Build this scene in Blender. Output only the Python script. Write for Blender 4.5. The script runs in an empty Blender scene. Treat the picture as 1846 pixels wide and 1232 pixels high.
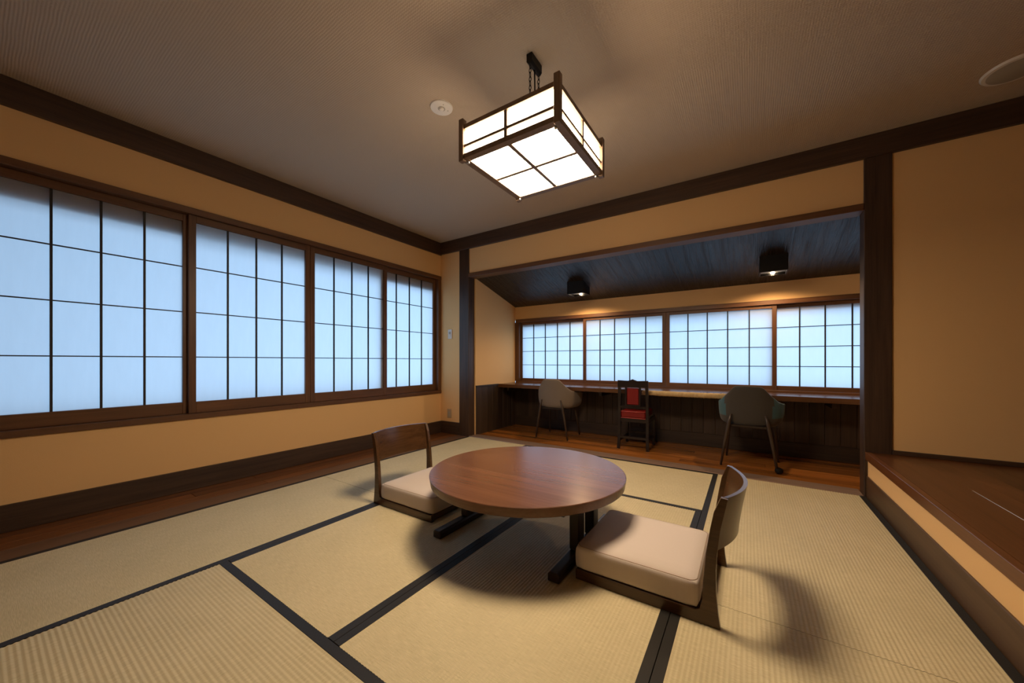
import bpy, bmesh, math, random
from mathutils import Vector, Matrix
random.seed(7)
PI = math.pi
S = bpy.context.scene
C = S.collection

# ------------------------------------------------------------------ camera
cam_d = bpy.data.cameras.new('camera')
cam = bpy.data.objects.new('camera', cam_d)
C.objects.link(cam)
cam.location = (0, 0, 0.93)
cam.rotation_euler = (PI / 2, 0, math.radians(33.46))
cam_d.sensor_width = 36
cam_d.lens = 643.4 * 36 / 1846
cam_d.shift_y = 35.7 / 1846
cam_d.clip_start = 0.02
S.camera = cam

# ------------------------------------------------------------------ world: even dusk sky
SKY = (0.41, 0.67, 1.0)
SKY_STRENGTH = 2.3
w = bpy.data.worlds.new('dusk_sky')
S.world = w
w.use_nodes = True
bg = w.node_tree.nodes['Background']
bg.inputs[0].default_value = (*SKY, 1)
bg.inputs[1].default_value = SKY_STRENGTH

# ------------------------------------------------------------------ lamp strengths and exposure
LAMP_COL = (1.0, 0.77, 0.53)
LAMP_POWER = 65.0          # lower panes
LAMP_SIDE = 18.0           # side panes
LAMP_TOP = 1.0             # light leaking through the top sheet
SPOT_COL = (1.0, 0.66, 0.36)
SPOT_POWER = 28.0
S.view_settings.view_transform = 'Standard'
S.view_settings.look = 'None'
S.view_settings.gamma = 1
S.view_settings.exposure = 0.0
S.view_settings.use_curve_mapping = False
S.cycles.use_denoising = True
S.cycles.max_bounces = 10
S.cycles.diffuse_bounces = 6
S.cycles.sample_clamp_indirect = 6

# ------------------------------------------------------------------ materials
def nodes(name):
    m = bpy.data.materials.new(name)
    m.use_nodes = True
    nt = m.node_tree
    return m, nt, nt.nodes['Principled BSDF']

def N(nt, t, **kw):
    n = nt.nodes.new(t)
    for k, v in kw.items():
        setattr(n, k, v)
    return n

def plain(name, col, rough=0.5, metal=0.0, spec=0.5, bump=0.0, bscale=200):
    m, nt, b = nodes(name)
    b.inputs['Base Color'].default_value = (*col, 1)
    b.inputs['Roughness'].default_value = rough
    b.inputs['Metallic'].default_value = metal
    b.inputs['Specular IOR Level'].default_value = spec
    if bump:
        tc = N(nt, 'ShaderNodeTexCoord')
        no = N(nt, 'ShaderNodeTexNoise')
        no.inputs['Scale'].default_value = bscale
        no.inputs['Detail'].default_value = 4
        bu = N(nt, 'ShaderNodeBump')
        bu.inputs['Strength'].default_value = bump
        bu.inputs['Distance'].default_value = 0.002
        nt.links.new(tc.outputs['Object'], no.inputs['Vector'])
        nt.links.new(no.outputs['Fac'], bu.inputs['Height'])
        nt.links.new(bu.outputs['Normal'], b.inputs['Normal'])
    return m

def wood(name, dark, light, axis='X', rough=0.4, scale=22.0, stretch=0.06, bump=0.15, vary=0.25, spec=0.5, knots=False, bdist=0.003):
    """Grain along the object's own axis; each piece gets its own tone and grain."""
    m, nt, b = nodes(name)
    L = nt.links.new
    tc = N(nt, 'ShaderNodeTexCoord')
    oi = N(nt, 'ShaderNodeObjectInfo')
    mp = N(nt, 'ShaderNodeMapping')
    sc = [scale] * 3
    sc['XYZ'.index(axis)] = scale * stretch
    mp.inputs['Scale'].default_value = sc
    L(tc.outputs['Object'], mp.inputs['Vector'])
    mul = N(nt, 'ShaderNodeMath', operation='MULTIPLY')
    mul.inputs[1].default_value = 40
    L(oi.outputs['Random'], mul.inputs[0])
    n1 = N(nt, 'ShaderNodeTexNoise', noise_dimensions='4D')
    n1.inputs['Scale'].default_value = 1.0
    n1.inputs['Detail'].default_value = 5
    n1.inputs['Roughness'].default_value = 0.62
    n1.inputs['Distortion'].default_value = 1.2 if knots else 0.5
    L(mp.outputs['Vector'], n1.inputs['Vector'])
    L(mul.outputs[0], n1.inputs['W'])
    mp2 = N(nt, 'ShaderNodeMapping')
    sc2 = [scale * 7] * 3
    sc2['XYZ'.index(axis)] = scale * stretch * 3
    mp2.inputs['Scale'].default_value = sc2
    L(tc.outputs['Object'], mp2.inputs['Vector'])
    n2 = N(nt, 'ShaderNodeTexNoise', noise_dimensions='4D')
    n2.inputs['Scale'].default_value = 1.0
    n2.inputs['Detail'].default_value = 2
    L(mp2.outputs['Vector'], n2.inputs['Vector'])
    L(mul.outputs[0], n2.inputs['W'])
    mix = N(nt, 'ShaderNodeMix', data_type='FLOAT')
    mix.inputs['Factor'].default_value = 0.3
    L(n1.outputs['Fac'], mix.inputs['A'])
    L(n2.outputs['Fac'], mix.inputs['B'])
    cr = N(nt, 'ShaderNodeValToRGB')
    cr.color_ramp.elements[0].position = 0.33
    cr.color_ramp.elements[0].color = (*dark, 1)
    cr.color_ramp.elements[1].position = 0.68
    cr.color_ramp.elements[1].color = (*light, 1)
    L(mix.outputs['Result'], cr.inputs['Fac'])
    mr = N(nt, 'ShaderNodeMapRange')
    mr.inputs['To Min'].default_value = 1 - vary
    mr.inputs['To Max'].default_value = 1 + vary
    L(oi.outputs['Random'], mr.inputs['Value'])
    vm = N(nt, 'ShaderNodeVectorMath', operation='SCALE')
    L(cr.outputs['Color'], vm.inputs[0])
    L(mr.outputs['Result'], vm.inputs['Scale'])
    L(vm.outputs['Vector'], b.inputs['Base Color'])
    b.inputs['Roughness'].default_value = rough
    b.inputs['Specular IOR Level'].default_value = spec
    bu = N(nt, 'ShaderNodeBump')
    bu.inputs['Strength'].default_value = bump
    bu.inputs['Distance'].default_value = bdist
    L(mix.outputs['Result'], bu.inputs['Height'])
    L(bu.outputs['Normal'], b.inputs['Normal'])
    return m

def tatami_mat_material():
    m, nt, b = nodes('rush_weave')
    L = nt.links.new
    tc = N(nt, 'ShaderNodeTexCoord')
    mp = N(nt, 'ShaderNodeMapping')
    mp.inputs['Scale'].default_value = (420, 26, 1)
    L(tc.outputs['Object'], mp.inputs['Vector'])
    n1 = N(nt, 'ShaderNodeTexNoise')
    n1.inputs['Scale'].default_value = 1
    n1.inputs['Detail'].default_value = 3
    L(mp.outputs['Vector'], n1.inputs['Vector'])
    n2 = N(nt, 'ShaderNodeTexNoise')
    n2.inputs['Scale'].default_value = 5
    n2.inputs['Detail'].default_value = 4
    L(tc.outputs['Object'], n2.inputs['Vector'])
    mix = N(nt, 'ShaderNodeMix', data_type='FLOAT')
    mix.inputs['Factor'].default_value = 0.22
    L(n1.outputs['Fac'], mix.inputs['A'])
    L(n2.outputs['Fac'], mix.inputs['B'])
    cr = N(nt, 'ShaderNodeValToRGB')
    cr.color_ramp.elements[0].position = 0.3
    cr.color_ramp.elements[0].color = (0.50, 0.42, 0.24, 1)
    cr.color_ramp.elements[1].position = 0.7
    cr.color_ramp.elements[1].color = (0.68, 0.58, 0.36, 1)
    L(mix.outputs['Result'], cr.inputs['Fac'])
    L(cr.outputs['Color'], b.inputs['Base Color'])
    b.inputs['Roughness'].default_value = 0.55
    b.inputs['Specular IOR Level'].default_value = 0.3
    bu = N(nt, 'ShaderNodeBump')
    bu.inputs['Strength'].default_value = 0.35
    bu.inputs['Distance'].default_value = 0.0015
    L(n1.outputs['Fac'], bu.inputs['Height'])
    L(bu.outputs['Normal'], b.inputs['Normal'])
    return m

def corrugated(name, col, period, axis, strength):
    m, nt, b = nodes(name)
    L = nt.links.new
    tc = N(nt, 'ShaderNodeTexCoord')
    wv = N(nt, 'ShaderNodeTexWave', wave_type='BANDS', bands_direction=axis)
    wv.inputs['Scale'].default_value = 2 * PI / period / 20
    wv.inputs['Distortion'].default_value = 2.2
    wv.inputs['Detail'].default_value = 2
    wv.inputs['Detail Scale'].default_value = 0.35
    L(tc.outputs['Object'], wv.inputs['Vector'])
    no = N(nt, 'ShaderNodeTexNoise')
    no.inputs['Scale'].default_value = 160
    no.inputs['Detail'].default_value = 3
    L(tc.outputs['Object'], no.inputs['Vector'])
    wy = N(nt, 'ShaderNodeTexWave', wave_type='BANDS', bands_direction='Y')
    for k in ('Scale', 'Distortion', 'Detail', 'Detail Scale'):
        wy.inputs[k].default_value = wv.inputs[k].default_value
    L(tc.outputs['Object'], wy.inputs['Vector'])
    sm = N(nt, 'ShaderNodeMath', operation='MULTIPLY')
    L(wv.outputs['Fac'], sm.inputs[0])
    L(wy.outputs['Fac'], sm.inputs[1])
    mix = N(nt, 'ShaderNodeMix', data_type='FLOAT')
    mix.inputs['Factor'].default_value = 0.3
    L(sm.outputs[0], mix.inputs['A'])
    L(no.outputs['Fac'], mix.inputs['B'])
    bu = N(nt, 'ShaderNodeBump')
    bu.inputs['Strength'].default_value = strength
    bu.inputs['Distance'].default_value = 0.002
    L(mix.outputs['Result'], bu.inputs['Height'])
    L(bu.outputs['Normal'], b.inputs['Normal'])
    b.inputs['Base Color'].default_value = (*col, 1)
    b.inputs['Roughness'].default_value = 0.85
    b.inputs['Specular IOR Level'].default_value = 0.15
    return m

def paper_material():
    m, nt, b = nodes('shoji_paper')
    L = nt.links.new
    nt.nodes.remove(b)
    out = nt.nodes['Material Output']
    tc = N(nt, 'ShaderNodeTexCoord')
    mp = N(nt, 'ShaderNodeMapping')
    mp.inputs['Scale'].default_value = (40, 40, 6)
    L(tc.outputs['Object'], mp.inputs['Vector'])
    no = N(nt, 'ShaderNodeTexNoise')
    no.inputs['Scale'].default_value = 1.0
    no.inputs['Detail'].default_value = 5
    L(mp.outputs['Vector'], no.inputs['Vector'])
    cr = N(nt, 'ShaderNodeValToRGB')
    cr.color_ramp.elements[0].position = 0.3
    cr.color_ramp.elements[0].color = (0.61, 0.61, 0.61, 1)
    cr.color_ramp.elements[1].position = 0.7
    cr.color_ramp.elements[1].color = (0.635, 0.635, 0.635, 1)
    L(no.outputs['Fac'], cr.inputs['Fac'])
    tr = N(nt, 'ShaderNodeBsdfTranslucent')
    L(cr.outputs['Color'], tr.inputs['Color'])
    di = N(nt, 'ShaderNodeBsdfDiffuse')
    di.inputs['Color'].default_value = (0.20, 0.20, 0.19, 1)
    ad = N(nt, 'ShaderNodeAddShader')
    L(tr.outputs[0], ad.inputs[0])
    L(di.outputs[0], ad.inputs[1])
    L(ad.outputs[0], out.inputs['Surface'])
    return m

def emit(name, col, s):
    m, nt, b = nodes(name)
    nt.nodes.remove(b)
    e = N(nt, 'ShaderNodeEmission')
    e.inputs[0].default_value = (*col, 1)
    e.inputs[1].default_value = s
    nt.links.new(e.outputs[0], nt.nodes['Material Output'].inputs['Surface'])
    return m

def fabric(name, col, rib=0.0):
    m, nt, b = nodes(name)
    L = nt.links.new
    tc = N(nt, 'ShaderNodeTexCoord')
    no = N(nt, 'ShaderNodeTexNoise')
    no.inputs['Scale'].default_value = 350
    no.inputs['Detail'].default_value = 3
    L(tc.outputs['Object'], no.inputs['Vector'])
    h = no.outputs['Fac']
    if rib:
        wv = N(nt, 'ShaderNodeTexWave', wave_type='BANDS', bands_direction='X')
        wv.inputs['Scale'].default_value = 2 * PI / rib / 20
        wv.inputs['Distortion'].default_value = 0.3
        L(tc.outputs['Object'], wv.inputs['Vector'])
        mix = N(nt, 'ShaderNodeMix', data_type='FLOAT')
        mix.inputs['Factor'].default_value = 0.35
        L(wv.outputs['Fac'], mix.inputs['A'])
        L(no.outputs['Fac'], mix.inputs['B'])
        h = mix.outputs['Result']
    bu = N(nt, 'ShaderNodeBump')
    bu.inputs['Strength'].default_value = 0.3
    bu.inputs['Distance'].default_value = 0.001
    L(h, bu.inputs['Height'])
    L(bu.outputs['Normal'], b.inputs['Normal'])
    b.inputs['Base Color'].default_value = (*col, 1)
    b.inputs['Roughness'].default_value = 0.85
    b.inputs['Specular IOR Level'].default_value = 0.2
    b.inputs['Sheen Weight'].default_value = 0.15
    return m

M = {}
M['plaster'] = plain('cream_plaster', (0.82, 0.525, 0.245), 0.9, spec=0.15, bump=0.25, bscale=260)
M['ceiling'] = corrugated('ribbed_ceiling_paper', (0.50, 0.40, 0.30), 0.011, 'X', 0.9)
for ax in 'XYZ':
    M['dark' + ax] = wood('dark_stained_wood_' + ax, (0.032, 0.016, 0.009), (0.085, 0.045, 0.025), ax, 0.5, 26, 0.05, 0.3, 0.1)
    M['frame' + ax] = wood('window_frame_wood_' + ax, (0.095, 0.040, 0.016), (0.19, 0.082, 0.034), ax, 0.42, 26, 0.05, 0.15, 0.1)
    M['floor' + ax] = wood('red_brown_floor_wood_' + ax, (0.10, 0.034, 0.010), (0.24, 0.090, 0.026), ax, 0.28, 16, 0.05, 0.08, 0.28)
    M['alcovefloor' + ax] = wood('orange_floor_wood_' + ax, (0.19, 0.064, 0.011), (0.43, 0.158, 0.034), ax, 0.26, 16, 0.05, 0.08, 0.25)
    M['strip' + ax] = wood('window_strip_wood_' + ax, (0.10, 0.048, 0.026), (0.18, 0.090, 0.050), ax, 0.3, 20, 0.05, 0.1, 0.06)
    M['sill' + ax] = wood('brown_sill_wood_' + ax, (0.19, 0.125, 0.090), (0.30, 0.20, 0.150), ax, 0.25, 20, 0.05, 0.1, 0.06)
    M['stage' + ax] = wood('platform_wood_' + ax, (0.075, 0.026, 0.009), (0.15, 0.054, 0.018), ax, 0.33, 18, 0.05, 0.08, 0.2)
    M['kick' + ax] = wood('kickboard_wood_' + ax, (0.055, 0.029, 0.014), (0.11, 0.060, 0.030), ax, 0.45, 20, 0.05, 0.1, 0.05)
    M['black' + ax] = wood('black_stained_board_' + ax, (0.008, 0.0055, 0.004), (0.040, 0.028, 0.021), ax, 0.30, 20, 0.12, 1.0, 0.25, spec=0.26, knots=True, bdist=0.012)
    M['wains' + ax] = wood('wainscot_wood_' + ax, (0.020, 0.012, 0.008), (0.066, 0.040, 0.025), ax, 0.5, 20, 0.05, 0.3, 0.25)
    M['chair' + ax] = wood('zaisu_wood_' + ax, (0.045, 0.020, 0.008), (0.095, 0.043, 0.016), ax, 0.24, 22, 0.05, 0.06, 0.05)
    M['leg' + ax] = wood('dark_leg_wood_' + ax, (0.010, 0.006, 0.004), (0.030, 0.016, 0.010), ax, 0.38, 26, 0.05, 0.1, 0.05)
M['chairleg'] = plain('brown_chair_leg', (0.052, 0.033, 0.022), 0.4)
M['table'] = wood('table_wood', (0.110, 0.044, 0.021), (0.170, 0.072, 0.036), 'X', 0.27, 16, 0.035, 0.015, 0.0)
M['desk'] = wood('desk_slab_wood', (0.085, 0.036, 0.015), (0.16, 0.070, 0.028), 'X', 0.25, 12, 0.07, 0.05, 0.0)
M['bark'] = plain('bark_edge', (0.60, 0.43, 0.22), 0.8, bump=1.0, bscale=60)
M['tatami'] = tatami_mat_material()
M['seam_shade'] = plain('mat_end_seam_shade', (0.06, 0.045, 0.025), 0.9)  # mat ends coloured dark, painting in the shade of the seams
M['heri'] = plain('black_border_cloth', (0.015, 0.0125, 0.009), 0.5, spec=0.35, bump=0.3, bscale=900)
M['paper'] = paper_material()
M['muntin'] = plain('dark_lattice_wood', (0.018, 0.012, 0.010), 0.5)
M['lampglow'] = emit('lamp_glow', LAMP_COL, LAMP_POWER)
M['lampside'] = emit('lamp_side_glow', LAMP_COL, LAMP_SIDE)
M['lamptop'] = emit('lamp_top_glow', LAMP_COL, LAMP_TOP)
M['lampwood'] = wood('lamp_wood', (0.17, 0.11, 0.068), (0.28, 0.18, 0.115), 'Z', 0.45, 30, 0.1, 0.1, 0.05)
M['iron'] = plain('black_iron', (0.015, 0.013, 0.012), 0.5, 0.6)
M['steel'] = plain('bright_metal', (0.55, 0.50, 0.42), 0.3, 1.0)
M['white'] = plain('white_plastic', (0.72, 0.68, 0.62), 0.5)
M['offwhite'] = plain('grey_plastic', (0.38, 0.35, 0.30), 0.5)
M['beige'] = plain('beige_plastic', (0.45, 0.33, 0.20), 0.5)
M['cushion'] = fabric('beige_ribbed_fabric', (0.60, 0.515, 0.455), 0.004)
M['piping'] = fabric('piping_fabric', (0.40, 0.30, 0.22))
M['greychair'] = fabric('light_grey_fabric', (0.21, 0.17, 0.135))
M['tealchair'] = fabric('teal_fabric', (0.050, 0.115, 0.135))
M['greyback'] = fabric('dark_grey_fabric', (0.056, 0.048, 0.040))
M['red'] = plain('red_leather', (0.20, 0.010, 0.010), 0.32)
M['redpipe'] = plain('bright_red_piping', (0.55, 0.10, 0.09), 0.35)
M['lacquer'] = plain('black_lacquer', (0.014, 0.008, 0.008), 0.3)
M['spotglow'] = emit('spot_bulb_glow', (1.0, 0.80, 0.55), 60)
M['inner'] = plain('matte_dark_inside', (0.03, 0.028, 0.025), 0.8)

# ------------------------------------------------------------------ helpers
def link(name, me, mat, parent=None, loc=(0, 0, 0), rot=None):
    o = bpy.data.objects.new(name, me)
    C.objects.link(o)
    o.location = loc
    if rot:
        o.rotation_euler = rot
    o.parent = parent
    if mat is not None and not me.materials:
        me.materials.append(M[mat] if isinstance(mat, str) else mat)
    return o

def tag(o, label=None, cat=None, group=None, kind=None):
    if label:
        o['label'] = label
    if cat:
        o['category'] = cat
    if group:
        o['group'] = group
    if kind:
        o['kind'] = kind
    return o

def thing(name, label=None, cat=None, loc=(0, 0, 0), rz=0, group=None, kind=None):
    o = bpy.data.objects.new(name, None)
    C.objects.link(o)
    o.empty_display_size = 0.1
    o.location = loc
    o.rotation_euler = (0, 0, rz)
    return tag(o, label, cat, group, kind)

_cache = {}
def box(name, x, y, z, mat, parent=None, bev=0.0):
    """A box given by ranges in its parent's space; alike boxes share a mesh."""
    d = tuple(round(abs(a[1] - a[0]), 4) for a in (x, y, z))
    key = (d, mat, bev)
    me = _cache.get(key)
    if me is None:
        bm = bmesh.new()
        bmesh.ops.create_cube(bm, size=1)
        bmesh.ops.scale(bm, vec=d, verts=bm.verts)
        if bev:
            bmesh.ops.bevel(bm, geom=bm.edges[:], offset=min(bev, min(d) * 0.45), segments=1, affect='EDGES', profile=0.7)
        me = bpy.data.meshes.new(name)
        bm.to_mesh(me)
        bm.free()
        me.materials.append(M[mat])
        _cache[key] = me
    c = tuple((a[0] + a[1]) / 2 for a in (x, y, z))
    return link(name, me, None, parent, c)

def mesh(name, v, f, mat, parent=None, loc=(0, 0, 0), smooth=False, rot=None):
    me = bpy.data.meshes.new(name)
    me.from_pydata([tuple(p) for p in v], [], f)
    bm = bmesh.new()
    bm.from_mesh(me)
    bmesh.ops.recalc_face_normals(bm, faces=bm.faces)
    bm.to_mesh(me)
    bm.free()
    if smooth:
        for p in me.polygons:
            p.use_smooth = True
    return link(name, me, mat, parent, loc, rot)

def boxes(name, rs, mat, parent=None):
    """Several touching boxes of one wall, as one mesh in world coordinates."""
    v, f = [], []
    for (x, y, z) in rs:
        n = len(v)
        for i in (0, 1):
            for j in (0, 1):
                for k in (0, 1):
                    v.append((x[i], y[j], z[k]))
        f += [tuple(n + q for q in t) for t in ((0, 1, 3, 2), (4, 6, 7, 5), (0, 4, 5, 1), (2, 3, 7, 6), (0, 2, 6, 4), (1, 5, 7, 3))]
    return mesh(name, v, f, mat, parent)

def lathe(name, prof, mat, parent=None, loc=(0, 0, 0), n=48, smooth=True, rot=None):
    v, f = [], []
    for (r, z) in prof:
        for i in range(n):
            a = 2 * PI * i / n
            v.append((r * math.cos(a), r * math.sin(a), z))
    for k in range(len(prof) - 1):
        for i in range(n):
            j = (i + 1) % n
            f.append((k * n + i, k * n + j, (k + 1) * n + j, (k + 1) * n + i))
    f.append(tuple(range(n - 1, -1, -1)))
    f.append(tuple((len(prof) - 1) * n + i for i in range(n)))
    o = mesh(name, v, f, mat, parent, loc, smooth, rot)
    if smooth:
        o.data.shade_smooth()
        for p in o.data.polygons:
            if len(p.vertices) > 4:
                p.use_smooth = False
        o.data.set_sharp_from_angle(angle=math.radians(38))
    return o

def tube(name, pts, rad, mat, parent=None, n=8, closed=False):
    pts = [Vector(p) for p in pts]
    if not isinstance(rad, (list, tuple)):
        rad = [rad] * len(pts)
    v, f = [], []
    m = len(pts)
    for i, p in enumerate(pts):
        if closed:
            d = pts[(i + 1) % m] - pts[i - 1]
        else:
            d = pts[min(i + 1, m - 1)] - pts[max(i - 1, 0)]
        d.normalize()
        up = Vector((0, 0, 1)) if abs(d.z) < 0.9 else Vector((1, 0, 0))
        a = d.cross(up).normalized()
        b = d.cross(a).normalized()
        for k in range(n):
            t = 2 * PI * k / n
            v.append(p + (a * math.cos(t) + b * math.sin(t)) * rad[i])
    for i in range(m if closed else m - 1):
        for k in range(n):
            i2 = (i + 1) % m
            f.append((i * n + k, i * n + (k + 1) % n, i2 * n + (k + 1) % n, i2 * n + k))
    if not closed:
        f.append(tuple(range(n - 1, -1, -1)))
        f.append(tuple((m - 1) * n + k for k in range(n)))
    return mesh(name, v, f, mat, parent, smooth=True)

def prism_y(name, poly, y0, y1, mat, parent=None, bev=0.0):
    """Polygon in XZ pushed along Y."""
    n = len(poly)
    v = [(x, y0, z) for x, z in poly] + [(x, y1, z) for x, z in poly]
    f = [tuple(range(n)), tuple(range(2 * n - 1, n - 1, -1))] + [(i, (i + 1) % n, n + (i + 1) % n, n + i) for i in range(n)]
    o = mesh(name, v, f, mat, parent)
    if bev:
        md = o.modifiers.new('edge', 'BEVEL')
        md.width = bev
        md.segments = 2
        md.limit_method = 'ANGLE'
        md.angle_limit = math.radians(50)
    return o

# ------------------------------------------------------------------ key planes (metres)
XW, YB, ZC = -3.375, 3.405, 2.478          # left wall face, back wall face, ceiling
XR, YF = 4.00, -2.60                       # wall beyond the platform, wall behind the photographer
XA, YA, XA2 = -2.87, 4.432, 1.28           # alcove: side wall, back wall, other side wall
T = 0.14

# ------------------------------------------------------------------ shell
WY0, WY1, WZ0, WZ1 = -0.07, 3.405, 0.51, 2.045
tag(boxes('wall_left', [((XW - T, XW), (YF - T, YB), (-0.1, WZ0)), ((XW - T, XW), (YF - T, YB), (WZ1, ZC)),
                        ((XW - T, XW), (YF - T, WY0), (WZ0, WZ1))], 'plaster'), kind='structure')
tag(boxes('wall_back', [((XW - T, -2.96), (YB, YB + 0.10), (-0.1, ZC)), ((-2.96, 0.74), (YB, YB + 0.10), (2.0, ZC)),
                        ((0.74, XR + T), (YB, YB + 0.10), (-0.1, ZC))], 'plaster'), kind='structure')
tag(boxes('wall_right', [((XR, XR + T), (YF - T, YB), (-0.1, ZC))], 'plaster'), kind='structure')
tag(boxes('wall_front', [((XW, XR), (YF - T, YF), (-0.1, ZC))], 'plaster'), kind='structure')
tag(boxes('ceiling', [((XW - T, XR + T), (YF - T, YB + 0.10), (ZC, ZC + 0.1))], 'ceiling'), kind='structure')
AW0, AW1, AZ0, AZ1 = -2.86, 1.27, 0.60, 1.545
wal = tag(boxes('wall_alcove_back', [((XA - T, XA2 + T), (YA, YA + T), (-0.1, AZ0)), ((XA - T, XA2 + T), (YA, YA + T), (AZ1, 2.1))], 'plaster'), kind='structure')
was = tag(boxes('wall_alcove_side', [((XA - T, XA), (YB + 0.10, YA), (-0.1, 2.1))], 'plaster'), kind='structure')
tag(boxes('wall_alcove_end', [((XA2, XA2 + T), (YB + 0.10, YA), (-0.1, 2.1))], 'plaster'), kind='structure')

flo = tag(boxes('floor', [((XW, XR), (YF, YB), (-0.1, -0.055)), ((XA, XA2), (YB, YA), (-0.1, -0.055))], 'stageX'), kind='structure')
# boards beside the long window, running with the wall
for k, (x0, x1, mt) in enumerate([(-3.062, -2.897, 'stripY'), (-3.165, -3.064, 'floorY'), (-3.270, -3.167, 'floorY'), (-3.375, -3.272, 'floorY')]):
    for (y0, y1) in ((YF, 0.85 + 0.4 * (k % 2)), (0.852 + 0.4 * (k % 2), YB)) if k else ((YF, YB),):
        box('plank', (x0, x1), (y0, y1), (-0.055, -0.002), mt, flo, 0.0015)
# boards behind the photographer
nbk = 20
for k in range(nbk):
    y0 = YF + k * (-0.25 - YF) / nbk
    box('plank', (-2.895, 0.676), (y0, y0 + (-0.25 - YF) / nbk - 0.001), (-0.055, -0.002), 'floorX', flo, 0.0015)
# alcove boards
nb = 9
for k in range(nb):
    y0 = 3.542 + k * (YA - 3.542) / nb
    y1 = y0 + (YA - 3.542) / nb - 0.0012
    cut = [-1.9, -0.4, -1.2, 0.3][k % 4] + random.uniform(-0.2, 0.2)
    box('plank', (XA, cut - 0.0006), (y0, y1), (-0.055, -0.002), 'alcovefloorX', flo, 0.0012)
    box('plank', (cut + 0.0006, XA2), (y0, y1), (-0.055, -0.002), 'alcovefloorX', flo, 0.0012)
tag(box('trim_1', (-2.885, 0.668), (3.392, 3.541), (-0.055, 0.004), 'sillX', None, 0.003), kind='structure')

# posts, beams, header, baseboards
tag(box('pillar_left', (-3.04, -2.885), (3.391, 3.505), (-0.055, 2.34), 'darkZ', None, 0.004), kind='structure')
tag(box('pillar_right', (0.668, 0.806), (3.391, 3.505), (-0.055, 2.34), 'darkZ', None, 0.004), kind='structure')
tag(box('beam_left', (XW - 0.02, -3.350), (YF, YB), (2.320, ZC), 'darkY', None, 0.003), kind='structure')
tag(box('beam_back', (-3.350, XR), (3.376, YB + 0.02), (2.326, ZC), 'darkX', None, 0.003), kind='structure')
tag(box('lintel_alcove', (-2.885, 0.668), (3.386, 3.515), (1.972, 2.020), 'frameX', None, 0.003), kind='structure')
tag(box('baseboard_left', (XW - 0.01, -3.357), (YF, YB), (-0.002, 0.148), 'darkY', None, 0.003), kind='structure')
tag(box('baseboard_back', (-3.357, -3.04), (3.388, YB + 0.01), (-0.002, 0.152), 'darkX', None, 0.003), kind='structure')
tag(box('baseboard_alcove', (XA, XA2), (YA - 0.014, YA + 0.01), (-0.002, 0.140), 'wainsX', None, 0.003), kind='structure')

# wainscot boards
x = XA
while x < XA2 - 0.02:
    x1 = min(x + 0.112, XA2)
    box('wainscot_board', (x + 0.001, x1 - 0.001), (YA - 0.011, YA + 0.01), (0.140, 0.578), 'wainsZ', wal, 0.002)
    x = x1
y = YB + 0.105
while y < YA - 0.03:
    y1 = min(y + 0.116, YA - 0.012)
    box('wainscot_board', (XA - 0.01, XA + 0.011), (y + 0.001, y1 - 0.001), (-0.002, 0.600), 'wainsZ', was, 0.002)
    y = y1
box('wainscot_cap', (XA - 0.01, XA + 0.016), (YB + 0.105, 3.995), (0.600, 0.622), 'wainsY', was, 0.002)

# sloped alcove ceiling of black boards
ang = math.atan2(1.726 - 1.985, YA - 3.49)
clg = thing('ceiling_alcove', loc=(0, 3.49, 1.985), kind='structure')
clg.rotation_euler = (ang, 0, 0)
slen = math.hypot(YA - 3.49, 1.726 - 1.985) + 0.01
x = XA - 0.01
while x < XA2:
    x1 = min(x + 0.152, XA2 + 0.01)
    box('ceiling_board', (x + 0.0004, x1 - 0.0004), (-0.03, slen), (0.0, 0.02), 'blackY', clg)
    x = x1
box('backing', (XA - 0.01, XA2 + 0.01), (-0.05, slen), (0.024, 0.05), 'inner', clg)

# unseen eaves and wing wall, added outside to shade the paper screens
tag(box('added_shade_eave_side', (-4.35, XW - T), (-1.2, 3.6), (2.50, 2.60), 'darkY'), kind='structure')
tag(box('added_shade_eave_back', (XA - 0.4, XA2 + 0.4), (YA + T, 5.35), (2.10, 2.20), 'darkX'), kind='structure')
tag(box('added_shade_wall', (-6.2, XW - T), (-0.30, -0.16), (-0.4, 2.50), 'darkZ'), kind='structure')

# ------------------------------------------------------------------ raised platform
plat = thing('floor_platform', loc=(0.68, 1.2, 0), kind='structure')
def pb(name, x, y, z, mat, bev=0.0, par=None):
    l = plat.location
    return box(name, (x[0] - l.x, x[1] - l.x), (y[0] - l.y, y[1] - l.y), (z[0] - l.z, z[1] - l.z), mat, par or plat, bev)
pb('kickboard', (0.679, 0.70), (YF, 3.391), (-0.055, 0.141), 'kickY', 0.002)
pb('riser', (0.687, 0.72), (YF, 3.391), (0.141, 0.256), 'plaster')
pb('edge_board', (0.674, 0.704), (YF, 3.391), (0.254, 0.307), 'stageY', 0.0015)
x = 0.7055
for k in range(34):
    wd = 0.0995
    x1 = min(x + wd, XR)
    if x1 - x > 0.03:
        pb('plank', (x, x1 - 0.0004), (YF, 3.402), (0.256, 0.306), 'stageY')
    x = x1
pb('floor_groove', (0.9020, 0.9070), (YF, 2.66), (0.300, 0.3075), 'steel', 0.001)
tag(box('baseboard_right', (0.806, XR), (3.388, YB + 0.01), (0.3062, 0.334), 'darkX', None, 0.002), kind='structure')

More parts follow.
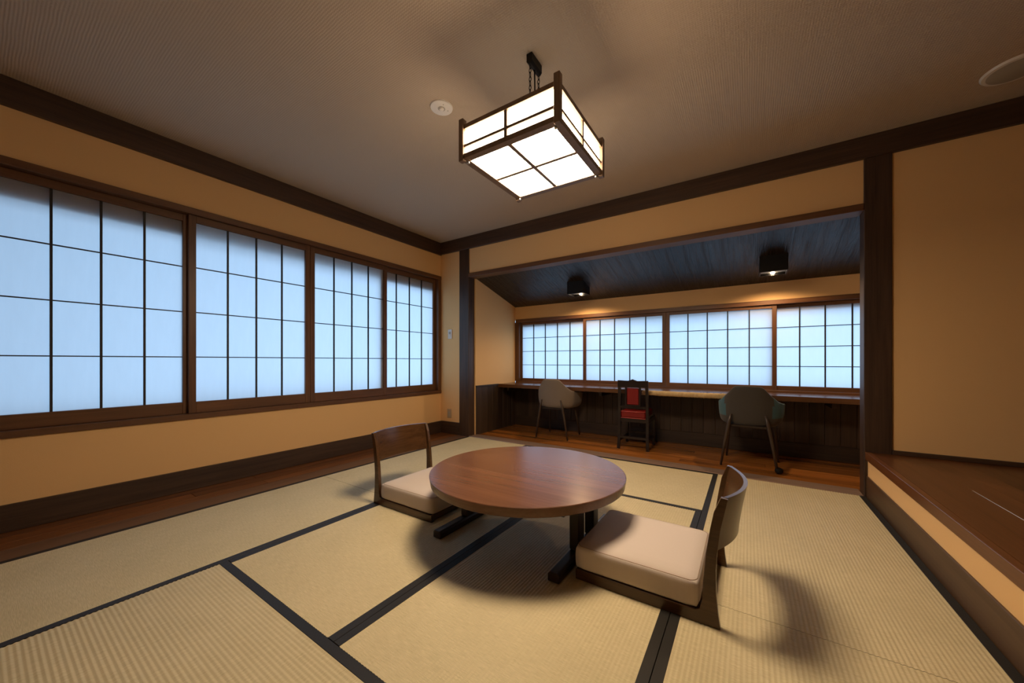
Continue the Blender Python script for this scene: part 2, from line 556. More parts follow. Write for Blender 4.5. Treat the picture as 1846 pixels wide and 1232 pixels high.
# ------------------------------------------------------------------ window frames
win1 = thing('window_1', loc=(XW, 1.67, WZ0), kind='structure')
def wb(o, name, x, y, z, mat, bev=0.002):
    l = o.location
    return box(name, (x[0] - l.x, x[1] - l.x), (y[0] - l.y, y[1] - l.y), (z[0] - l.z, z[1] - l.z), mat, o, bev)
wb(win1, 'window_sill', (XW - T, XW + 0.014), (WY0, WY1), (WZ0, 0.548), 'frameY')
wb(win1, 'window_head', (XW - 0.075, XW + 0.014), (WY0, WY1), (2.000, WZ1), 'frameY')
wb(win1, 'window_jamb', (XW - T, XW + 0.010), (WY0, 0.015), (0.548, 2.0), 'frameZ')
wb(win1, 'window_jamb', (XW - T, XW + 0.010), (3.352, WY1), (0.548, 2.0), 'frameZ')
wb(win1, 'outer_rail', (XW - T, XW - 0.078), (0.0, 3.352), (1.838, WZ1), 'frameY')
wb(win1, 'outer_rail', (XW - T, XW - 0.098), (0.0, 3.352), (0.548, 0.590), 'frameY')
win2 = thing('window_2', loc=(-0.8, YA, AZ0), kind='structure')
wb(win2, 'window_sill', (AW0, AW1), (YA - 0.012, YA + T), (AZ0, 0.640), 'frameX')
wb(win2, 'window_head', (AW0, AW1), (YA - 0.012, YA + 0.075), (1.500, AZ1), 'frameX')
wb(win2, 'window_jamb', (XA - 0.005, -2.800), (YA - 0.010, YA + T), (0.640, 1.5), 'frameZ')
wb(win2, 'window_jamb', (1.215, XA2 + 0.005), (YA - 0.010, YA + T), (0.640, 1.5), 'frameZ')
wb(win2, 'outer_rail', (-2.80, 1.215), (YA + 0.078, YA + T), (1.425, AZ1), 'frameX')

# ------------------------------------------------------------------ shoji screens
def shoji(label, group, along, a0, a1, z0, z1, depth, stile, rail_b, rail_t, cols, rows):
    """A sliding screen; local X along its width, local Y towards the outside."""
    W, H = a1 - a0, z1 - z0
    mid = (a0 + a1) / 2
    if along == 'Y':
        o = thing('shoji_screen', label, 'shoji screen', (depth, mid, z0), PI / 2, group)
    else:
        o = thing('shoji_screen', label, 'shoji screen', (mid, depth, z0), 0, group)
    D = 0.028
    for s in (-1, 1):
        xs = (s * W / 2, s * (W / 2 - stile))
        box('stile', (min(xs), max(xs)), (0, D), (0, H), 'frameZ', o, 0.002)
    box('rail', (-W / 2 + stile, W / 2 - stile), (0.001, D), (0, rail_b), 'frameX', o, 0.002)
    box('rail', (-W / 2 + stile, W / 2 - stile), (0.001, D), (H - rail_t, H), 'frameX', o, 0.002)
    gx0, gx1, gz0, gz1 = -W / 2 + stile, W / 2 - stile, rail_b, H - rail_t
    cw, rh = (gx1 - gx0) / cols, (gz1 - gz0) / rows
    for c in range(1, cols):
        box('lattice_bar', (gx0 + c * cw - 0.0055, gx0 + c * cw + 0.0055), (0.006, 0.018), (gz0, gz1), 'muntin', o)
    for r in range(1, rows):
        box('lattice_bar', (gx0, gx1), (0.008, 0.018), (gz0 + r * rh - 0.0035, gz0 + r * rh + 0.0035), 'muntin', o)
    for c in range(cols):
        for r in range(rows):
            key = ('pane', round(cw, 4), round(rh, 4))
            me = _cache.get(key)
            if me is None:
                me = bpy.data.meshes.new('paper_pane')
                me.from_pydata([(-cw / 2, 0, -rh / 2), (cw / 2, 0, -rh / 2), (cw / 2, 0, rh / 2), (-cw / 2, 0, rh / 2)], [], [(0, 1, 2, 3)])
                me.materials.append(M['paper'])
                _cache[key] = me
            link('paper_pane', me, None, o, (gx0 + (c + 0.5) * cw, 0.0185, gz0 + (r + 0.5) * rh))
    return o

g1 = 'sliding shoji screens of the long window'
FR, BK = XW - 0.010, XW - 0.042
L1 = ['shoji screen of the long window, fourth from the room corner', 'shoji screen of the long window, third from the room corner',
      'shoji screen of the long window, second from the room corner', 'shoji screen of the long window, beside the room corner']
shoji(L1[0], g1, 'Y', 0.020, 0.885, 0.549, 1.999, BK, 0.042, 0.083, 0.050, 4, 4)
shoji(L1[1], g1, 'Y', 0.868, 1.729, 0.549, 1.999, FR, 0.042, 0.083, 0.050, 4, 4)
shoji(L1[2], g1, 'Y', 1.731, 2.575, 0.549, 1.999, FR, 0.042, 0.083, 0.050, 4, 4)
shoji(L1[3], g1, 'Y', 2.500, 3.355, 0.549, 1.999, BK, 0.042, 0.083, 0.050, 4, 4)
g2 = 'sliding shoji screens above the alcove desk'
L2 = ['low shoji screen above the desk, at the alcove corner', 'low shoji screen above the desk between the grey chair and red chair',
      'low shoji screen above the desk, behind the teal chair', 'low shoji screen above the desk, partly behind the dark post']
FA, BA = YA + 0.010, YA + 0.042
shoji(L2[0], g2, 'X', -2.815, -1.790, 0.641, 1.499, BA, 0.038, 0.042, 0.034, 5, 4)
shoji(L2[1], g2, 'X', -1.812, -0.796, 0.641, 1.499, FA, 0.038, 0.042, 0.034, 5, 4)
shoji(L2[2], g2, 'X', -0.794, 0.242, 0.641, 1.499, FA, 0.038, 0.042, 0.034, 5, 4)
shoji(L2[3], g2, 'X', 0.196, 1.225, 0.641, 1.499, BA, 0.038, 0.042, 0.034, 5, 4)

# ------------------------------------------------------------------ tatami mats
def tatami(label, x0, x1, y0, y1, axis):
    lx, ly = x1 - x0 - 0.002, y1 - y0 - 0.002
    Ln, Wd = (lx, ly) if axis == 'X' else (ly, lx)
    o = thing('tatami_mat', label, 'tatami mat', ((x0 + x1) / 2, (y0 + y1) / 2, -0.055), 0 if axis == 'X' else PI / 2, 'tatami mats on the room floor')
    n = round(Wd / 0.0140)
    P = [(-Wd / 2, 0.0)]
    for k in range(n):
        for q in range(4):
            t = (k + q / 4) / n
            P.append((-Wd / 2 + Wd * (t + 0.5 / n / 4), 0.0540 - 0.0021 * (0.5 + 0.5 * math.cos(2 * PI * (q + 0.5) / 4 - 0.0))))
    P.append((Wd / 2, 0.0))
    v, f = [], []
    for (yy, zz) in P:
        v += [(-Ln / 2, yy, zz), (Ln / 2, yy, zz)]
    m = len(P)
    for i in range(m - 1):
        f.append((2 * i, 2 * i + 1, 2 * i + 3, 2 * i + 2))
    f.append(tuple(2 * i for i in range(m)))
    f.append(tuple(2 * i + 1 for i in range(m - 1, -1, -1)))
    cov = mesh('woven_cover', v, f, 'tatami', o, smooth=True)
    cov.data.set_sharp_from_angle(angle=math.radians(60))
    cov.data.materials.append(M['seam_shade'])
    for p in cov.data.polygons:
        if abs(p.normal.x) > 0.9:
            p.material_index = 1
    for s in (-1, 1):
        ys = (s * Wd / 2, s * (Wd / 2 - 0.033))
        box('cloth_border', (-Ln / 2, Ln / 2), (min(ys), max(ys)), (0.002, 0.0549), 'heri', o, 0.0008)
    return o

XL, A_, B_, C_, XE = -2.895, -2.024, -1.146, -0.239, 0.677
Y3, Y2, Y1, Y0 = 3.391, 2.482, 0.660, -0.250
tatami('tatami mat along the long window, touching the alcove sill', XL, A_, 1.575, Y3, 'Y')
tatami('tatami mat along the long window, farther from the alcove', XL, A_, Y0, 1.575, 'Y')
tatami('tatami mat laid crosswise along the alcove sill behind the round table', A_, C_, Y2, Y3, 'X')
tatami('tatami mat under the round table on the long window side', A_, B_, Y1, Y2, 'Y')
tatami('tatami mat under the round table on the platform side', B_, C_, Y1, Y2, 'Y')
tatami('tatami mat laid crosswise in front of the round table', A_, C_, Y0, Y1, 'X')
tatami('tatami mat along the platform, touching the alcove sill', C_, XE, 1.575, Y3, 'Y')
tatami('tatami mat along the platform, farther from the alcove', C_, XE, Y0, 1.575, 'Y')

# ------------------------------------------------------------------ round table
def round_table():
    o = thing('low_table', 'low round brown wooden table on two dark trestle legs', 'table', (-1.02, 1.69, 0))
    R = 0.526
    lathe('tabletop', [(R - 0.06, 0.2875), (R - 0.014, 0.2875), (R - 0.007, 0.292), (R - 0.001, 0.329), (R - 0.001, 0.3325), (R - 0.004, 0.335)], 'table', o, n=128)
    for sx in (-0.342, 0.338):
        ft = prism_y('foot', [(sx - 0.027, 0), (sx + 0.027, 0), (sx + 0.027, 0.030), (sx + 0.019, 0.040), (sx - 0.019, 0.040), (sx - 0.027, 0.030)], -0.345, 0.345, 'legY', o, 0.004)
        for sy in (-0.095, 0.095):
            box('leg', (sx - 0.024, sx + 0.024), (sy - 0.035, sy + 0.035), (0.040, 0.262), 'legZ', o, 0.004)
        box('top_bearer', (sx - 0.030, sx + 0.030), (-0.30, 0.30), (0.262, 0.2875), 'legY', o, 0.004)
    return o
round_table()

# ------------------------------------------------------------------ floor chairs
def zaisu(label, x, y, rz):
    o = thing('legless_chair', label, 'floor chair', (x, y, 0), rz, 'legless chairs at the low table')
    prof = [(0.2675, 0.0), (-0.269, 0.0), (-0.262, 0.05), (-0.256, 0.12), (-0.255, 0.20), (-0.259, 0.26), (-0.270, 0.35), (-0.292, 0.455),
            (-0.270, 0.457), (-0.248, 0.40), (-0.237, 0.341), (-0.224, 0.25), (-0.215, 0.15), (-0.212, 0.08), (-0.204, 0.050), (-0.190, 0.043), (0.2675, 0.041)]
    for s in (-1, 1):
        ys = (s * 0.237, s * 0.215)
        prism_y('side_frame', prof, min(ys), max(ys), 'chairX', o, 0.002)
    box('base_board', (-0.235, 0.262), (-0.215, 0.215), (0.004, 0.036), 'chairY', o, 0.002)
    # cushion: crowned block with soft edges
    nx, ny, nz = 18, 16, 6
    hx, hy, h = 0.236, 0.231, 0.104
    bm = bmesh.new()
    bmesh.ops.create_cube(bm, size=2)
    bmesh.ops.subdivide_edges(bm, edges=bm.edges[:], cuts=11, use_grid_fill=True)
    for v in bm.verts:
        p = v.co.copy()
        X_, Y_, Z_ = p.x * hx, p.y * hy, p.z * h / 2
        r = 0.018
        q = Vector((X_, Y_, Z_))
        inn = Vector((max(-hx + r, min(hx - r, X_)), max(-hy + r, min(hy - r, Y_)), max(-h / 2 + r, min(h / 2 - r, Z_))))
        d = q - inn
        if d.length > 1e-6:
            q = inn + d.normalized() * r
        ex, ey = 1 - p.x ** 4, 1 - p.y ** 4
        if Z_ > 0:
            q.z += 0.006 * ex * ey * (Z_ / (h / 2))
        q.x += 0.004 * math.copysign(1, p.x) * (1 - p.z ** 2) * (1 if abs(p.x) > 0.99 else 0)
        q.y += 0.004 * math.copysign(1, p.y) * (1 - p.z ** 2) * (1 if abs(p.y) > 0.99 else 0)
        v.co = q
    me = bpy.data.meshes.new('seat_cushion')
    bm.to_mesh(me)
    bm.free()
    for p in me.polygons:
        p.use_smooth = True
    cu = link('seat_cushion', me, 'cushion', o, (0.036, 0, 0.038 + h / 2))
    # piping round the top edge
    pts = []
    r = 0.03
    px, py = hx - 0.006, hy - 0.006
    for (cx, cy, a0) in ((px - r, py - r, 0), (-px + r, py - r, 90), (-px + r, -py + r, 180), (px - r, -py + r, 270)):
        for k in range(6):
            a = math.radians(a0 + 18 * k)
            pts.append((cx + r * math.cos(a), cy + r * math.sin(a), h / 2 - 0.0065))
    tube('piping', pts, 0.0022, 'piping', cu, 6, True)
    # curved back panel
    v, f = [], []
    n, kz = 20, 6
    for side in (0, 1):
        for j in range(kz + 1):
            z = 0.268 + (0.457 - 0.268) * j / kz
            lean = -0.252 - 0.030 * (j / kz) ** 1.3
            for i in range(n + 1):
                t = -1 + 2 * i / n
                x = lean - 0.058 * (1 - t * t) + (0.006 if side else -0.008)
                v.append((x, 0.222 * t, z))
    m = (n + 1) * (kz + 1)
    for s in (0, 1):
        for j in range(kz):
            for i in range(n):
                a = s * m + j * (n + 1) + i
                f.append((a, a + 1, a + n + 2, a + n + 1))
    for j in range(kz):
        for i in (0, n):
            a = j * (n + 1) + i
            f.append((a, a + n + 1, m + a + n + 1, m + a))
    for i in range(n):
        for j in (0, kz):
            a = j * (n + 1) + i
            f.append((a, a + 1, m + a + 1, m + a))
    bk = mesh('backrest', v, f, 'chairY', o, smooth=True)
    bk.data.set_sharp_from_angle(angle=math.radians(40))
    return o
zaisu('beige cushioned floor chair with curved wooden back beside the long window', -1.785, 1.692, 0)
zaisu('beige cushioned floor chair with curved wooden back on the platform side of the table', -0.348, 1.662, PI)

# ------------------------------------------------------------------ pendant lamp
def pendant():
    cx, cy = -0.915, 1.595
    zb, zt = 1.923, 2.090
    H = 0.268
    o = thing('pendant_lamp', 'square wooden lattice pendant lamp with glowing white panes hanging over table', 'lamp', (cx, cy, ZC))
    def b(name, x, y, z, mat, bev=0.0, par=None):
        return box(name, x, y, (z[0] - ZC, z[1] - ZC), mat, par or o, bev)
    for sx in (-1, 1):
        for sy in (-1, 1):
            p = b('corner_post', tuple(sorted((sx * (H - 0.022), sx * (H + 0.006)))), tuple(sorted((sy * (H - 0.022), sy * (H + 0.006)))), (zb - 0.010, zt + 0.030), 'lampwood', 0.002)
            lathe('knob', [(0.004, -0.012), (0.007, -0.010), (0.007, -0.004), (0.003, 0.0)], 'steel', o, (sx * (H - 0.028), sy * (H - 0.028), zb - 0.002 - ZC), n=12)
    e = H - 0.022
    for s in (-1, 1):
        b('frame_rail', (-e, e), tuple(sorted((s * (H - 0.020), s * H))), (zt - 0.022, zt), 'lampwood', 0.001)
        b('frame_rail', tuple(sorted((s * (H - 0.020), s * H))), (-e, e), (zt - 0.022, zt), 'lampwood', 0.001)
        b('frame_rail', (-e, e), tuple(sorted((s * (H - 0.036), s * H))), (zb, zb + 0.024), 'lampwood', 0.001)
        b('frame_rail', tuple(sorted((s * (H - 0.036), s * H))), (-e, e), (zb, zb + 0.024), 'lampwood', 0.001)
        # side lattice
        b('lattice_bar', (-0.008, 0.008), tuple(sorted((s * (H - 0.012), s * (H - 0.003)))), (zb + 0.024, zt - 0.022), 'lampwood')
        b('lattice_bar', tuple(sorted((s * (H - 0.012), s * (H - 0.003)))), (-0.008, 0.008), (zb + 0.024, zt - 0.022), 'lampwood')
        zz = zb + 0.024 + 0.040
        b('lattice_bar', (-e, e), tuple(sorted((s * (H - 0.011), s * (H - 0.004)))), (zz - 0.0065, zz + 0.0065), 'lampwood')
        b('lattice_bar', tuple(sorted((s * (H - 0.011), s * (H - 0.004)))), (-e, e), (zz - 0.0065, zz + 0.0065), 'lampwood')
    b('lattice_bar', (-e, e), (-0.010, 0.010), (zb + 0.004, zb + 0.011), 'lampwood')
    b('lattice_bar', (-0.010, 0.010), (-e, e), (zb + 0.003, zb + 0.010), 'lampwood')
    # glowing panes, one per lattice field
    g = H - 0.014
    fields = [(-e, -0.007), (0.007, e)]
    zr = [(zb + 0.024, zz - 0.004), (zz + 0.004, zt - 0.022)]
    for s in (-1, 1):
        for (u0, u1) in fields:
            for (z0, z1) in zr:
                b('lamp_pane', (u0, u1), tuple(sorted((s * (g - 0.004), s * g))), (z0, z1), 'lampside')
                b('lamp_pane', tuple(sorted((s * (g - 0.004), s * g))), (u0, u1), (z0, z1), 'lampside')
    k = H - 0.036
    for (u0, u1) in ((-k, -0.010), (0.010, k)):
        for (v0, v1) in ((-k, -0.010), (0.010, k)):
            b('lamp_pane', (u0, u1), (v0, v1), (zb + 0.011, zb + 0.015), 'lampglow')
    b('top_sheet', (-e, e), (-e, e), (zt - 0.014, zt - 0.006), 'lamptop')
    b('hanger_bar', (-0.012, 0.012), (-H + 0.02, H - 0.02), (zt, zt + 0.014), 'lampwood')
    # ceiling block, chains and cord
    prism_y('ceiling_block', [(-0.016, 0.0), (0.016, 0.0), (0.016, -0.040), (0.006, -0.052), (-0.006, -0.052), (-0.016, -0.040)], -0.055, 0.050, 'iron', o, 0.002)
    z0, z1 = -0.050, zt + 0.012 - ZC
    tube('cord', [(0, 0, z0), (0.002, 0.001, (z0 + z1) / 2), (0, 0, z1)], 0.0040, 'iron', o, 8)
    for sy in (-0.045, 0.042):
        v, f = [], []
        nl = 15
        for q in range(nl):
            zc = z0 + (z1 - z0) * (q + 0.5) / nl
            hl = (z1 - z0) / nl * 0.5 * -1 * 1.28
            base = len(v)
            for a in range(10):
                A = 2 * PI * a / 10
                ca, sa = 0.0058 * math.cos(A), hl * math.sin(A)
                for c in range(5):
                    B = 2 * PI * c / 5
                    rr = 0.0021
                    u = ca + rr * math.cos(B) * math.cos(A)
                    wv_ = sa + rr * math.cos(B) * math.sin(A)
                    t = rr * math.sin(B)
                    v.append((u, t + sy, zc + wv_) if q % 2 else (t, u + sy, zc + wv_))
            for a in range(10):
                for c in range(5):
                    f.append((base + a * 5 + c, base + a * 5 + (c + 1) % 5, base + ((a + 1) % 10) * 5 + (c + 1) % 5, base + ((a + 1) % 10) * 5 + c))
        mesh('chain', v, f, 'iron', o, smooth=True)
    return o
pendant()

# ------------------------------------------------------------------ ceiling fittings
def detector():
    o = thing('smoke_detector', 'small round white smoke detector on the ceiling beside the pendant lamp', 'smoke detector', (-1.556, 1.576, ZC))
    lathe('base_plate', [(0.058, -0.010), (0.066, -0.007), (0.068, 0.0)], 'white', o)
    lathe('sensor_cap', [(0.006, -0.020), (0.013, -0.018), (0.016, -0.010)], 'white', o, n=24)
    lathe('sensor_ring', [(0.022, -0.0112), (0.022, -0.0095)], 'offwhite', o, n=24)
    for a in (60, 330):
        lathe('vent_hole', [(0.0035, -0.0112), (0.0035, -0.0095)], 'offwhite', o, (0.040 * math.cos(math.radians(a)), 0.040 * math.sin(math.radians(a)), 0), n=10)
detector()
def round_plate():
    o = thing('ceiling_speaker', 'pale round ceiling fitting above the raised platform', 'ceiling fitting', (1.185, 3.035, ZC))
    lathe('rim', [(0.105, -0.012), (0.118, -0.010), (0.123, -0.004), (0.125, 0.0)], 'white', o)
    lathe('cover', [(0.098, -0.0135), (0.105, -0.0115)], 'offwhite', o)
round_plate()

# ------------------------------------------------------------------ wall plates
def plate(name, label, cat, x, z, wd, ht, mat, kind):
    o = thing(name, label, cat, (x, YB, z - ht / 2))
    box('cover_plate', (-wd / 2, wd / 2), (-0.009, 0.0), (0, ht), mat, o, 0.003)
    if kind == 'switch':
        box('rocker', (-wd * 0.22, wd * 0.22), (-0.014, -0.009), (ht * 0.25, ht * 0.49), 'white', o, 0.002)
        box('rocker', (-wd * 0.22, wd * 0.22), (-0.014, -0.009), (ht * 0.51, ht * 0.75), 'offwhite', o, 0.002)
    else:
        for q in (0.32, 0.62):
            box('socket', (-wd * 0.2, wd * 0.2), (-0.011, -0.009), (ht * q - 0.012, ht * q + 0.012), 'offwhite', o, 0.002)
plate('light_switch', 'white light switch plate on the narrow wall beside dark post', 'light switch', -3.205, 1.280, 0.070, 0.120, 'white', 'switch')
plate('power_outlet', 'beige power outlet low on narrow wall beside dark post', 'power outlet', -3.218, 0.256, 0.070, 0.115, 'beige', 'outlet')

# ------------------------------------------------------------------ alcove desk
def desk():
    o = thing('long_desk', 'long wooden wall desk slab with a rough bark edge under shoji windows', 'desk', (-0.8, YA - 0.2, 0.575))
    ox, oy, oz = o.location
    def front(x):
        t = (x + 0.55) / 0.42
        bulge = 0.050 * max(0.0, 1 - t * t) ** 0.6 if abs(t) < 1 else 0
        wig = 0.006 * math.sin(x * 31) + 0.004 * math.sin(x * 73 + 1) if abs(t) < 1 else 0
        return 3.985 - bulge - wig * (1 if bulge > 0.01 else 0)
    n = 140
    xs = [XA + 0.002 + (XA2 - XA - 0.004) * i / n for i in range(n + 1)]
    v, f = [], []
    for x in xs:
        live = abs((x + 0.55) / 0.42) < 1
        yf = front(x)
        v += [(x - ox, yf + (0.012 if live else 0.0) - oy, 0.045), (x - ox, yf + (0.012 if live else 0.0) - oy, 0.0), (x - ox, YA - 0.0145 - oy, 0.0), (x - ox, YA - 0.0145 - oy, 0.045)]
    for i in range(n):
        for k in range(4):
            f.append((4 * i + k, 4 * i + (k + 1) % 4, 4 * i + 4 + (k + 1) % 4, 4 * i + 4 + k))
    f += [(0, 1, 2, 3), tuple(4 * n + k for k in (3, 2, 1, 0))]
    slab = mesh('slab', v, f, 'desk', o)
    # bark: lumpy strip along the natural edge
    bx = [x for x in [(-0.965 + 0.83 * i / 120) for i in range(121)]]
    v, f = [], []
    for i, x in enumerate(bx):
        yf = front(x)
        s = min(1, 5 * min(i, 120 - i) / 120)
        for k in range(7):
            a = PI * k / 6
            r = (0.013 + 0.010 * random.random()) * s
            v.append((x - ox, yf + 0.014 - r * math.sin(a) * 1.3 - oy, 0.020 + 0.026 * math.cos(a) + 0.003 * (random.random() - 0.5)))
    for i in range(120):
        for k in range(6):
            a = i * 7 + k
            f.append((a, a + 1, a + 8, a + 7))
    mesh('bark_edge', v, f, 'bark', o, smooth=True)
    for x in (XA + 0.10, -1.45, 0.62):
        box('bracket', (x - ox - 0.018, x - ox + 0.018), (4.08 - oy, YA - 0.0145 - oy), (-0.055, 0.0), 'wainsY', o, 0.003)
desk()

# ------------------------------------------------------------------ shell armchairs at the desk
def shell_chair(label, fab, x, y, rz, backfab=None):
    o = thing('upholstered_armchair', label, 'armchair', (x, y, 0), rz, 'upholstered shell chairs at the desk')
    # plan curve of the bucket, from one arm tip round the back to the other
    def plan(t):
        a = abs(t)
        s = math.copysign(1, t)
        if a < 0.62:
            q = a / 0.62 * PI / 2
            return (s * 0.232 * math.sin(q) ** 0.85 if a > 0 else 0.0, -0.215 + 0.215 * (1 - math.cos(q)) * 0.9)
        k = (a - 0.62) / 0.38
        return (s * (0.232 + 0.012 * k), -0.0215 + 0.20 * k)
    def rim(t):
        a = abs(t)
        K = [(0, 0.718), (0.16, 0.715), (0.28, 0.645), (0.42, 0.590), (0.55, 0.566), (0.90, 0.550), (1.0, 0.530)]
        for (a0, z0), (a1, z1) in zip(K, K[1:]):
            if a <= a1:
                return z0 + (z1 - z0) * (a - a0) / (a1 - a0)
        return 0.530
    prof = [(0.0, 0.366), (0.60, 0.366), (0.82, 0.372), (0.93, 0.393), (0.98, 0.440), (1.0, 0.52)]
    n = 56
    v, f = [], []
    cols = len(prof) + 4
    for i in range(n + 1):
        t = -1 + 2 * i / n
        X_, Y_ = plan(t)
        for (r, z) in prof:
            v.append((X_ * r, (Y_ - 0.0) * r + 0.02 * (1 - r), z))
        for k in range(1, 5):
            z = 0.52 + (rim(t) - 0.52) * k / 4
            lean = 1 + 0.09 * (k / 4) * (1 - abs(t)) ** 0.5
            v.append((X_ * (1 - 0.05 * (k / 4) * (abs(t) < 0.5)), Y_ * lean, z))
    for i in range(n):
        for k in range(cols - 1):
            a = i * cols + k
            f.append((a, a + 1, a + cols + 1, a + cols))
    sh = mesh('shell', v, f, fab, o, smooth=True)
    bm = bmesh.new()
    bm.from_mesh(sh.data)
    bmesh.ops.remove_doubles(bm, verts=bm.verts, dist=0.0008)
    bmesh.ops.recalc_face_normals(bm, faces=bm.faces)
    bm.to_mesh(sh.data)
    bm.free()
    for p in sh.data.polygons:
        p.use_smooth = True
    if backfab:
        sh.data.materials.append(M[backfab])
        for p in sh.data.polygons:
            if abs(p.center.x) < 0.168 or p.center.z < 0.42:
                p.material_index = 1
    md = sh.modifiers.new('thick', 'SOLIDIFY')
    md.thickness = 0.026
    md.offset = 0
    ms = sh.modifiers.new('soft', 'SUBSURF')
    ms.levels = ms.render_levels = 1
    # seat cushion
    lathe('seat_cushion', [(0.10, 0.392), (0.185, 0.396), (0.203, 0.415), (0.198, 0.440), (0.165, 0.455), (0.09, 0.460)], fab, o, (0, 0.015, 0), n=40)
    # splayed tapered legs; the rear pair climbs over the shell
    for s in (-1, 1):
        tube('leg', [(s * 0.122, -0.222, 0.468), (s * 0.140, -0.222, 0.40), (s * 0.172, -0.218, 0.22), (s * 0.205, -0.212, 0.0)], [0.007, 0.014, 0.013, 0.009], 'chairleg', o, 10)
        tube('leg', [(s * 0.165, 0.110, 0.400), (s * 0.185, 0.150, 0.22), (s * 0.205, 0.195, 0.0)], [0.014, 0.012, 0.009], 'chairleg', o, 10)
    box('under_frame', (-0.15, 0.15), (-0.20, 0.12), (0.350, 0.373), 'legX', o, 0.004)
    return o
shell_chair('light grey upholstered armchair with dark splayed legs at the desk', 'greychair', -1.975, 4.040, math.radians(3))
tc = shell_chair('dark teal upholstered armchair with splayed legs at the desk', 'tealchair', 0.016, 3.910, math.radians(-4), 'greyback')

lathe('dark_blob', [(0.010, 0.0), (0.024, 0.006), (0.030, 0.022), (0.026, 0.040), (0.010, 0.050)], 'iron', tc, (0.214, -0.214, 0), n=24)  # small dark round form at one rear foot

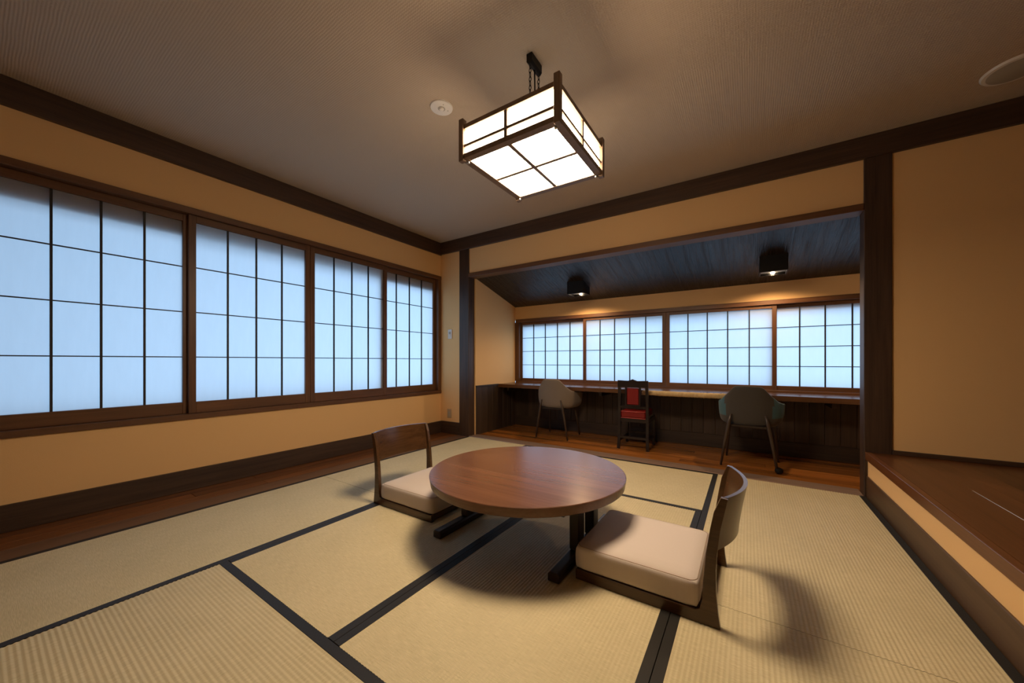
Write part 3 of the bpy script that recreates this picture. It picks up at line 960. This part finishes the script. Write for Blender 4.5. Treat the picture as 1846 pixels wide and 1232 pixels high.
# ------------------------------------------------------------------ red and black chair
def red_chair():
    o = thing('red_seat_chair', 'small black lacquered chair with red padded back panel and seat', 'chair', (-1.010, 3.845, 0), math.radians(2))
    hw = 0.143
    for s in (-1, 1):
        tube_pts = [(s * (hw + 0.006), -0.012, 0.0), (s * hw, 0.004, 0.15), (s * hw, 0.010, 0.36), (s * (hw - 0.002), 0.002, 0.55), (s * (hw - 0.004), -0.014, 0.70)]
        v, f = [], []
        for (x, y, z) in tube_pts:
            v += [(x - 0.014, y - 0.014, z), (x + 0.014, y - 0.014, z), (x + 0.014, y + 0.014, z), (x - 0.014, y + 0.014, z)]
        for i in range(4):
            for k in range(4):
                f.append((4 * i + k, 4 * i + (k + 1) % 4, 4 * i + 4 + (k + 1) % 4, 4 * i + 4 + k))
        f += [(0, 1, 2, 3), (16, 17, 18, 19)]
        mesh('rear_leg', v, f, 'lacquer', o)
        box('front_leg', tuple(sorted((s * (hw - 0.012), s * (hw + 0.016)))), (0.335, 0.365), (0, 0.335), 'lacquer', o, 0.003)
        box('stretcher', tuple(sorted((s * (hw - 0.008), s * (hw + 0.008)))), (0.012, 0.338), (0.075, 0.100), 'lacquer', o, 0.002)
    box('stretcher', (-hw + 0.01, hw - 0.01), (-0.008, 0.012), (0.108, 0.134), 'lacquer', o, 0.002)
    box('stretcher', (-hw + 0.01, hw - 0.01), (0.340, 0.358), (0.108, 0.134), 'lacquer', o, 0.002)
    box('seat_rail', (-hw + 0.012, hw - 0.012), (0.000, 0.020), (0.285, 0.325), 'lacquer', o, 0.002)
    box('seat_rail', (-hw + 0.012, hw - 0.012), (0.330, 0.356), (0.285, 0.325), 'lacquer', o, 0.002)
    for s in (-1, 1):
        box('seat_rail', tuple(sorted((s * (hw - 0.006), s * (hw + 0.012)))), (0.022, 0.336), (0.285, 0.325), 'lacquer', o, 0.002)
    st = box('seat_pad', (-hw + 0.013, hw - 0.013), (-0.006, 0.372), (0.325, 0.405), 'red', o, 0.016)
    for z in (0.330, 0.398):
        tube('piping', [(-hw + 0.018, -0.0075, z - 0.365), (0, -0.0095, z - 0.365), (hw - 0.018, -0.0075, z - 0.365)], 0.0045, 'redpipe', st, 8).location = (0, -0.183, 0)
    # crest rail with a small peak
    prism_y('crest_rail', [(-hw - 0.012, 0.655), (hw + 0.012, 0.655), (hw + 0.012, 0.728), (0.045, 0.724), (0.018, 0.734), (0.0, 0.742), (-0.018, 0.734), (-0.045, 0.724), (-hw - 0.012, 0.728)], -0.030, -0.004, 'lacquer', o, 0.003)
    box('lower_back_rail', (-hw + 0.01, hw - 0.01), (-0.004, 0.018), (0.428, 0.458), 'lacquer', o, 0.003)
    pn = box('back_panel', (-0.060, 0.060), (-0.020, 0.008), (0.472, 0.648), 'red', o, 0.006)
    for s in (-1, 1):
        box('back_stile', tuple(sorted((s * 0.061, s * 0.080))), (-0.022, 0.012), (0.456, 0.658), 'lacquer', o, 0.002)
    box('back_slat', (-0.061, 0.061), (-0.018, 0.010), (0.456, 0.471), 'lacquer', o, 0.002)
red_chair()

# ------------------------------------------------------------------ square downlights on the sloped ceiling
def downlight(label, x0):
    y0, y1, zb = 3.905, 4.105, 1.728
    x1 = x0 + 0.205
    zf = 1.985 + math.tan(ang) * (y0 - 3.49)
    zk = 1.985 + math.tan(ang) * (y1 - 3.49)
    cx, cy = (x0 + x1) / 2, (y0 + y1) / 2
    o = thing('square_downlight', label, 'downlight', (cx, cy, zb), 0, 'square downlights over the desk')
    t = 0.010
    a, b_ = x1 - cx, y1 - cy
    zf -= zb - 0.003
    zk -= zb - 0.003
    def wall(xa, xb, ya, yb):
        def top(y):
            return zf + (zk - zf) * (y + b_) / (2 * b_)
        v = [(xa, ya, 0), (xb, ya, 0), (xb, yb, 0), (xa, yb, 0), (xa, ya, top(ya)), (xb, ya, top(ya)), (xb, yb, top(yb)), (xa, yb, top(yb))]
        f = [(0, 1, 2, 3), (4, 5, 6, 7), (0, 1, 5, 4), (1, 2, 6, 5), (2, 3, 7, 6), (3, 0, 4, 7)]
        mesh('side_panel', v, f, 'iron', o)
    wall(-a, a, -b_, -b_ + t)
    wall(-a, a, b_ - t, b_)
    wall(-a, -a + t, -b_ + t, b_ - t)
    wall(a - t, a, -b_ + t, b_ - t)
    box('baffle', (-a + t, a - t), (-b_ + t, b_ - t), (0.022, 0.028), 'offwhite', o)
    lathe('bulb', [(0.005, 0.009), (0.013, 0.012), (0.016, 0.0215)], 'spotglow', o, (0, 0.075, 0), n=16)
    ld = bpy.data.lights.new('spot_beam', 'SPOT')
    ld.energy = SPOT_POWER
    ld.color = SPOT_COL
    ld.spot_size = math.radians(154)
    ld.spot_blend = 0.5
    ld.shadow_soft_size = 0.015
    lo = bpy.data.objects.new('spot_beam', ld)
    C.objects.link(lo)
    lo.parent = o
    lo.location = (0, 0.075, 0.004)
downlight('square dark downlight above the grey armchair', -1.795)
downlight('square dark downlight above the teal armchair', 0.088)
